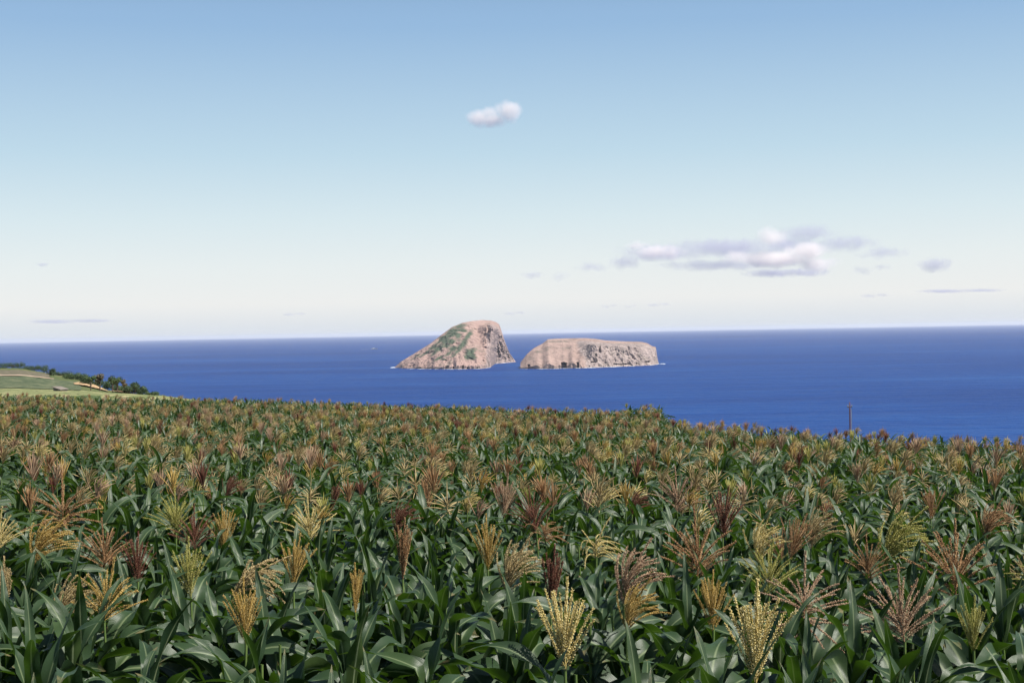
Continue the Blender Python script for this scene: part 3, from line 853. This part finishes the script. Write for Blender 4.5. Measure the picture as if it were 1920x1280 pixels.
# bare soil under the maize
k_y = np.linspace(-2, 99, 60); k_s = np.linspace(-.55, .55, 60)
Yk, Sk = np.meshgrid(k_y, k_s, indexing='ij'); Xk = Sk * np.maximum(Yk, 0) + Sk * 12
Tk = Xk / np.maximum(Yk, 4); Yk2 = np.minimum(Yk, corn_edge(Tk) - .5)
V = np.stack([Xk, Yk2, ground(Xk, Yk2) + H + .06], -1).reshape(-1, 3)
tag(link('field_soil', mesh('field_soil', V, grid_faces(60, 60), [M['soil']])), kind='structure')

# ---------------------------------------------------------------- utility pole
M['pole'] = mat_simple('pole_wood', [(.3, (.10, .045, .035)), (.7, (.20, .10, .075))], 3, stretch=(1, 1, .1))
M['pole_dark'] = mat_simple('pole_iron', [(.3, (.03, .03, .035)), (.7, (.06, .06, .07))], 3)
M['porcelain'] = mat_simple('porcelain', [(.3, (.25, .24, .22)), (.7, (.35, .34, .32))], 3)
def pole():
    D = 84.0; top = at_y(1593, 753.5, D); base = float(ground(top.x, D))
    base = min(base, top.z - 3)
    e = bpy.data.objects.new('utility_pole', None); sc.collection.objects.link(e); e.location = (top.x, D, base + H)
    tag(e, 'thin reddish-brown utility pole standing beyond the right part of the maize field', 'utility pole')
    h = top.z - base
    v, f = tube(np.array([[0, 0, 0], [0, 0, h * .5], [0, 0, h * .97], [0, 0, h]]), [.046, .040, .034, .022], 10); link('shaft', mesh('shaft', v, f + [tuple(range(30, 40))], [M['pole']]), e)
    za = at_y(1593, 763, D).z - base
    v, f = tube(np.array([[-.13, 0, za], [.13, 0, za]]), [.03, .03], 6); ca = link('crossarm', mesh('crossarm', v, f + [tuple(range(6)), tuple(range(6, 12))], [M['pole_dark']]), e)
    for sx in (-.12, .12):
        v, f = tube(np.array([[sx, 0, za + .02], [sx, 0, za + .07], [sx, 0, za + .10], [sx, 0, za + .13]]), [.012, .03, .035, .015], 8); link('insulator', mesh('insulator', v, f, [M['porcelain']]), ca)
    v, f = tube(np.array([[.085, -.02, 0], [.08, -.02, za - .1]]), [.02, .02], 5); link('conduit', mesh('conduit', v, f, [M['porcelain']]), e)
pole()

# ---------------------------------------------------------------- trees and hedges on the headland
def mat_tree(name, a, b, c):
    m = NM(name); at = m.node('ShaderNodeAttribute', attribute_name='rnd')
    col = m.ramp(at.outputs['Fac'], [(0, a), (.5, b), (1, c)]); m.base(col, .6, .25)
    tr = m.node('ShaderNodeBsdfTranslucent'); m.link(col, tr.inputs['Color'])
    ms = m.node('ShaderNodeMixShader'); ms.inputs[0].default_value = .2
    m.link(m.b.outputs[0], ms.inputs[1]); m.link(tr.outputs[0], ms.inputs[2]); m.link(ms.outputs[0], m.out.inputs[0]); return m.m
M['fol_dark'] = mat_tree('foliage_dark', (.035, .062, .03), (.055, .09, .042), (.09, .125, .055))
M['fol_mid'] = mat_tree('foliage_mid', (.05, .085, .035), (.08, .125, .05), (.13, .17, .07))
M['fol_brown'] = mat_tree('foliage_brown', (.09, .075, .045), (.14, .115, .07), (.20, .17, .11))
M['bark'] = mat_simple('bark', [(.3, (.06, .045, .035)), (.7, (.13, .10, .08))], 4)
def tree(px, py, d, w, h, mat, shape, label, cat='tree', dens=1.0, name='tree'):
    """w, h in photograph pixels; base at (px, py) on the headland at distance d"""
    r = random.Random(int(px * 31 + py)); mpp = d / F
    if d > 120:                                       # slide along the sight line to where the ground shows at this height
        tt = (px - 960) / F; ee = float(edge(tt))
        d = min(np.linspace(max(130, ee * .55), ee + 2, 60), key=lambda q: abs(project((tt * q, q, float(ground(tt * q, q))))[1] - py))
        d = float(d); mpp = d / F
    if shape == 'hedge': h *= 1.2
    W, Hh = w * mpp * 1.08, h * mpp * .95; x = at_y(px, py, d).x; gz = float(ground(x, d))
    zb = min(at_y(px, py, d).z, gz + 1.2); zb = gz if abs(zb - gz) < .4 else zb
    extra = min(at_y(px, py, d).z - gz, .25 * Hh)
    e = bpy.data.objects.new(name, None); sc.collection.objects.link(e); e.location = (x, d, gz + H - .1)
    tag(e, label, cat, 'trees and hedges on the headland')
    b0 = max(0, extra) + .1; tr_h = b0 + Hh * (.5 if shape != 'airy' else .7)
    V = []; Fq = []; R = []
    t = MB(); v, f = tube(np.array([[0, 0, 0], [.03 * Hh, 0, tr_h * .6], [-.02 * Hh, 0, tr_h]]), [.045 * Hh, .03 * Hh, .012 * Hh], 6); t.add(v, f)
    lobes = []
    nl = dict(round=10, hedge=16, cone=11, airy=5)[shape]
    for i in range(nl):
        if shape == 'round': c = (r.uniform(-.32, .32) * W, r.uniform(-.32, .32) * W, b0 * .5 + Hh * r.uniform(.18, .72)); q = .30
        elif shape == 'hedge': c = ((i + .5) / nl * W - W / 2, r.uniform(-.5, .5) * Hh, b0 * .3 + Hh * r.uniform(.22, .58)); q = .44
        elif shape == 'cone': f_ = r.random(); c = (r.uniform(-.36, .36) * W * (1 - f_ * .4), r.uniform(-.3, .3) * W, b0 * .5 + Hh * (.14 + .58 * f_)); q = .27
        else: c = (r.uniform(-.34, .34) * W, r.uniform(-.3, .3) * W, b0 + Hh * r.uniform(.5, .88)); q = .22
        rad = (Hh if shape == 'hedge' else (W + Hh) * .5) * q * r.uniform(.8, 1.25); lobes.append((c, rad))
        v, f = tube(np.array([[0, 0, tr_h * r.uniform(.35, .9)], [c[0] * .6, c[1] * .6, c[2] - rad * .4], [c[0], c[1], c[2]]]), [.02 * Hh, .012 * Hh, .004 * Hh], 4); t.add(v, f)
    tk = t.mesh('trunk', [M['bark']]); link('trunk', tk, e)
    ls = .085 * Hh + .10
    for (c, rad) in lobes:
        n_ = int(150 * dens * (1 if shape != 'airy' else .6))
        tone = r.uniform(-.12, .12)
        for _ in range(n_):
            u = np.array([r.gauss(0, 1) for _ in range(3)]); u /= np.linalg.norm(u); rr_ = rad * r.random() ** .4
            p = np.array(c) + u * rr_ * np.array([1, 1, .85])
            a = np.array([r.gauss(0, 1) for _ in range(3)]); a /= np.linalg.norm(a); b = np.cross(a, u); b /= (np.linalg.norm(b) + 1e-6)
            s = ls * r.uniform(.5, 1.2); k = len(V)
            V += [p - a * s * .5, p + b * s * .3, p + a * s * .6, p - b * s * .3]; Fq.append((k, k + 1, k + 2, k + 3))
            R += [min(1, max(0, .5 + tone + r.gauss(0, .22)))] * 4
    link('crown', mesh('crown', V, Fq, [M[mat]], False, attrs={'rnd': R}), e)
T = [
 (22, 690, 500, 44, 11, 'fol_dark', 'hedge', 'dark hedge at the far left edge of the headland', 'hedge'),
 (64, 694, 498, 42, 11, 'fol_dark', 'hedge', 'low dark hedge along the upper left rim of the headland', 'hedge'),
 (93, 704, 480, 24, 17, 'fol_dark', 'round', 'round dark bush standing at the end of the upper hedge', 'bush'),
 (116, 708, 476, 30, 11, 'fol_dark', 'hedge', 'low hedge between the round dark bush and the big tree clump', 'hedge'),
 (136, 711, 468, 24, 13, 'fol_mid', 'hedge', 'mid green hedge just left of the big tree clump', 'hedge'),
 (151, 717, 450, 26, 21, 'fol_dark', 'round', 'big dark tree clump at the middle of the headland rim', 'tree'),
 (170, 733, 405, 15, 32, 'fol_mid', 'airy', 'slender airy tree with green top right of the big clump', 'tree'),
 (162, 722, 430, 14, 16, 'fol_dark', 'hedge', 'short dark hedge piece under the slender airy tree', 'hedge'),
 (187, 733, 400, 15, 35, 'fol_brown', 'airy', 'thin tree with a brownish see-through crown', 'tree'),
 (180, 724, 410, 22, 12, 'fol_dark', 'hedge', 'dark hedge under the brownish thin tree', 'hedge'),
 (201, 731, 395, 22, 19, 'fol_mid', 'round', 'round green tree between the brownish tree and the forked tall tree', 'tree'),
 (211, 735, 385, 16, 32, 'fol_dark', 'airy', 'tall tree with open dark crown, left one of a close pair', 'tree'),
 (220, 736, 385, 17, 31, 'fol_mid', 'airy', 'tall tree with open green crown, right one of a close pair', 'tree'),
 (216, 735, 388, 22, 17, 'fol_dark', 'round', 'dense low tree at the foot of the tall pair', 'tree'),
 (229, 736, 380, 18, 16, 'fol_mid', 'hedge', 'mid green hedge right of the tall pair', 'hedge'),
 (233, 737, 378, 10, 28, 'fol_brown', 'airy', 'spindly brownish tree poking above the hedge left of the cone-shaped tree', 'tree'),
 (241, 738, 372, 18, 20, 'fol_dark', 'round', 'dark tree touching the cone-shaped tree on its left', 'tree'),
 (253, 739, 362, 22, 27, 'fol_dark', 'cone', 'largest cone-shaped dark tree near the right end of the tree line', 'tree'),
 (267, 740, 350, 24, 20, 'fol_dark', 'cone', 'dark tree sloping down at the right end of the tree line', 'tree'),
 (286, 741, 330, 20, 8, 'fol_mid', 'hedge', 'low scrub trailing off right of the tree line', 'bush'),
]
for (px, py, d, w, h, m_, sh, lab, cat) in T:
    tree(px, py, d, w, h, m_, sh, lab, cat, name=cat)
# sandy banks, bare soil below the trees
patch('sandy_bank', 138, 202, lambda g: 330 - 40 * g, lambda g: 330 - 40 * g + 90 * math.sin(PI * (.04 + .92 * g)) ** .6, M['sand'], 3, .35)
patch('sandy_bank', 206, 262, lambda g: 310 - 10 * g, lambda g: 310 - 10 * g + 50 * math.sin(PI * (.04 + .92 * g)) ** .6, M['sand'], 3, .35)
# bright weed poking out of the maize
tree(453, 752, 93, 13, 13, 'fol_mid', 'round', 'pale green bushy weed sticking up above the maize at the far edge', 'bush', .5, name='bush')

# small stone field shelter
M['stone'] = mat_simple('field_stone', [(.3, (.11, .10, .095)), (.7, (.24, .22, .20))], 1.5, 5, bump=.5)
M['slab'] = mat_simple('roof_slab', [(.3, (.13, .115, .10)), (.7, (.22, .19, .165))], 1, 4)
def hut():
    d = 200.0; p = at_y(113, 733, d); gz = float(ground(p.x, d)) - .1
    e = bpy.data.objects.new('field_shelter', None); sc.collection.objects.link(e); e.location = (p.x, d, gz + H); e.rotation_euler = (0, 0, math.radians(-20))
    tag(e, 'small grey stone shelter with a pale sloping roof at the edge of the pale field', 'shed')
    def box(x0, x1, y0, y1, z0, zl, zr):
        return [(x0, y0, z0), (x1, y0, z0), (x1, y1, z0), (x0, y1, z0), (x0, y0, zl), (x1, y0, zr), (x1, y1, zr), (x0, y1, zl)], [(0, 1, 5, 4), (1, 2, 6, 5), (2, 3, 7, 6), (3, 0, 4, 7), (4, 5, 6, 7), (3, 2, 1, 0)]
    v, f = box(-.55, .6, -.8, .8, 0, .75, .45); link('wall', mesh('wall', v, f, [M['stone']], False), e)
    v, f = box(-.72, .72, -.95, .95, 0, .08, .08)
    v = [(x, y, z + .80 - (x + .72) * .27) for x, y, z in v]; link('roof', mesh('roof', v, f, [M['slab']], False), e)
    v, f = box(-.2, .2, -.815, -.79, 0, .42, .42); link('doorway', mesh('doorway', v, f, [M['pole_dark']], False), e)
hut()

# ---------------------------------------------------------------- clouds (volumes, real size and height)
CLS = 1.3
def cloud(px, py, w, h, d, blobs, dens, nscale, thr, label, namp=1.3, albedo=(1, .95, .92)):
    c = at_y(px, py, d); mpp = d / F * CLS; W, Hh = w * mpp, h * mpp; Dp = W * .6
    m = NM('cloud_vapour'); m.n.remove(m.b)
    tcn = m.node('ShaderNodeTexCoord'); co = tcn.outputs['Object']
    best = None
    for (bx, bz, rx, rz, wgt) in blobs:          # fractions of the half size
        sub = m.node('ShaderNodeVectorMath'); sub.operation = 'SUBTRACT'; m.link(co, sub.inputs[0]); sub.inputs[1].default_value = (bx * W / 2, 0, bz * Hh / 2)
        mul = m.node('ShaderNodeVectorMath'); mul.operation = 'DIVIDE'; m.link(sub.outputs[0], mul.inputs[0]); mul.inputs[1].default_value = (rx * W / 2, Dp * .42 * (rx * .6 + .35), rz * Hh / 2)
        ln = m.node('ShaderNodeVectorMath'); ln.operation = 'LENGTH'; m.link(mul.outputs[0], ln.inputs[0])
        fo = m.math('MULTIPLY', m.math('SUBTRACT', 1.0, ln.outputs['Value']), wgt)
        best = fo if best is None else m.math('MAXIMUM', best, fo)
    n = m.noise(co, nscale * 1.1 / Hh, 7, .66, .5)
    v = m.math('ADD', best, m.math('MULTIPLY', m.math('SUBTRACT', n, .5), namp * 2.1))
    v = m.math('SUBTRACT', v, thr)
    v = m.math('MULTIPLY', v, 1.25, True)
    # zero outside every puff
    gate = m.math('MULTIPLY', m.math('ADD', best, .12), 6.0, True)
    v = m.math('MULTIPLY', v, gate)
    v = m.math('MULTIPLY', v, dens / (Hh * .5))
    pv = m.node('ShaderNodeVolumePrincipled'); pv.inputs['Color'].default_value = (*albedo, 1); pv.inputs['Anisotropy'].default_value = .0
    m.link(v, pv.inputs['Density']); m.link(pv.outputs[0], m.out.inputs['Volume'])
    # a lumpy closed hull a little larger than the vapour
    V = []; nu, nv = 40, 20; sd_ = px
    for i in range(nv + 1):
        th = PI * i / nv
        for j in range(nu):
            ph = 2 * PI * j / nu; x, y, z = math.sin(th) * math.cos(ph), math.sin(th) * math.sin(ph), math.cos(th)
            s = 1.30 + .08 * mnoise.noise(Vector((x * 2 + sd_, y * 2, z * 2)))
            q = (abs(x) ** 2.6 + abs(y) ** 2.6 + abs(z) ** 2.6) ** (-1 / 2.6)
            V.append((x * q * s * W / 2, y * q * s * Dp / 2, z * q * s * Hh / 2))
    Fq = [(i * nu + j, (i + 1) * nu + j, (i + 1) * nu + (j + 1) % nu, i * nu + (j + 1) % nu) for i in range(nv) for j in range(nu)]
    o = link('cloud', mesh('cloud', V, Fq, [m.m]), None, (c.x, c.y, c.z + H))
    o.rotation_euler = (0, math.radians(1.0), 0)
    tag(o, label, 'cloud'); return o

cloud(924, 214, 92, 48, 6000, [(-.45, -.25, .5, .62, 1), (.0, -.35, .6, .5, 1), (.45, .15, .5, .8, 1), (-.1, .1, .4, .5, .8)], 2.3, 2.0, .06, 'single small white cloud high above the tall islet', .8)
cloud(1465, 478, 190, 82, 15000, [(-.1, -.15, .8, .35, 1.1), (.35, .1, .45, .4, .9), (-.15, .62, .3, .42, 1), (.55, -.3, .4, .3, .9), (-.6, -.1, .4, .3, .7)], 3.2, 2.6, .12, 'brightest low cloud with a warm white core over the right half of the sea', .9)
cloud(1565, 462, 230, 76, 16500, [(-.35, .5, .5, .42, 1), (.1, .1, .5, .4, .9), (.6, -.25, .35, .3, .8), (-.6, .1, .3, .4, .8)], 1.20, 3.4, 0.13, 'thin lilac cloud veil right of the brightest low cloud', 1.0, (.68, .685, .77))  # lilac albedo, here and below, paints cloud shade into the vapour colour
cloud(1320, 474, 330, 70, 16000, [(.2, .2, .7, .5, 1), (-.35, .0, .5, .45, .9), (.7, .3, .4, .4, .8), (.1, -.5, .6, .3, .8)], 1.12, 3.6, 0.15, 'long thin lilac cloud left of the brightest low cloud', 1.0, (.68, .685, .77))
cloud(1228, 472, 110, 46, 15500, [(0, 0, .7, .6, 1), (-.4, .4, .4, .4, .8), (.4, -.1, .5, .5, .8)], 2.2, 2.6, .15, 'small pinkish puff at the left part of the low cloud bank', 1.0)
cloud(1140, 498, 117, 44, 16000, [(.4, .2, .5, .6, 1), (-.4, -.1, .5, .4, .8)], 0.90, 3.2, 0.15, 'faint lilac wisp at the left end of the low cloud bank', 1.1, (.68, .685, .77))
cloud(1470, 512, 150, 26, 16200, [(-.2, 0, .7, .6, 1), (.4, .1, .6, .6, .9)], 0.90, 3.4, 0.15, 'flat lilac strip right under the brightest low cloud', 1.1, (.68, .685, .77))
cloud(1752, 496, 76, 38, 15500, [(0, 0, .75, .7, 1)], 1.35, 2.6, 0.10, 'isolated lilac cloud near the right edge', .9, (.68, .685, .77))
cloud(1632, 505, 78, 31, 16500, [(-.3, -.1, .5, .6, 1), (.4, .2, .5, .4, .8)], .5, 3.2, .2, 'faint wisp between the low cloud bank and the isolated lilac cloud', 1.1, (.68, .685, .77))
cloud(998, 516, 52, 20, 17000, [(0, 0, .8, .7, 1)], .6, 2.8, .2, 'tiny lilac wisp above the gap between the islets', 1.1, (.68, .685, .77))
cloud(1050, 518, 44, 28, 17000, [(0, 0, .8, .7, 1)], .5, 2.8, .2, 'tiny lilac wisp above the left end of the flat islet', 1.1, (.68, .685, .77))
cloud(80, 496, 30, 10, 16000, [(0, 0, .8, .8, 1)], .6, 2.6, .2, 'tiny grey wisp alone at the far left of the sky', 1.0, (.68, .685, .77))
for (px, py, w, h, lb) in ((1142, 574, 34, 9, 'low streak of cloud just above the flat islet'), (1182, 574, 26, 8, 'low streak of cloud above the right half of the flat islet'),
                           (1235, 571, 50, 7, 'low streak of cloud above the right tip of the flat islet'), (965, 587, 44, 8, 'low streak of cloud at the right shoulder of the tall islet'),
                           (552, 589, 50, 7, 'low streak of cloud left of the islets'), (130, 602, 170, 9, 'long low streak of cloud near the left edge'), (1800, 545, 170, 8, 'long low streak of cloud near the right edge'),
                           (1640, 554, 60, 9, 'short low streak under the isolated lilac cloud')):
    cloud(px, py, w * .9, h * 1.3, 24000, [(-.3, -.1, .6, .7, 1), (.4, .1, .55, .6, .9)], .3, 2.6, .15, lb, 1.1, (.68, .685, .77))  # streaks use the same albedo with shade painted in

# ---------------------------------------------------------------- haze over the sea
def haze():
    R = 84000; z0, z1 = -6.0, H + 48.0; n_ = 48
    V = [(R * math.cos(2 * PI * k / n_), R * math.sin(2 * PI * k / n_), z) for z in (z0, z1) for k in range(n_)]
    Fq = [tuple(range(n_))[::-1], tuple(range(n_, 2 * n_))] + [(k, (k + 1) % n_, n_ + (k + 1) % n_, n_ + k) for k in range(n_)]
    m = NM('haze_air'); m.n.remove(m.b); pv = m.node('ShaderNodeVolumePrincipled')
    pv.inputs['Color'].default_value = (.92, .95, 1.0, 1); pv.inputs['Density'].default_value = 1.8e-5; pv.inputs['Anisotropy'].default_value = .1
    m.link(pv.outputs[0], m.out.inputs['Volume'])
    o = link('haze', mesh('haze', V, Fq, [m.m], False)); tag(o, 'thin sea haze', 'haze', kind='stuff')
haze()
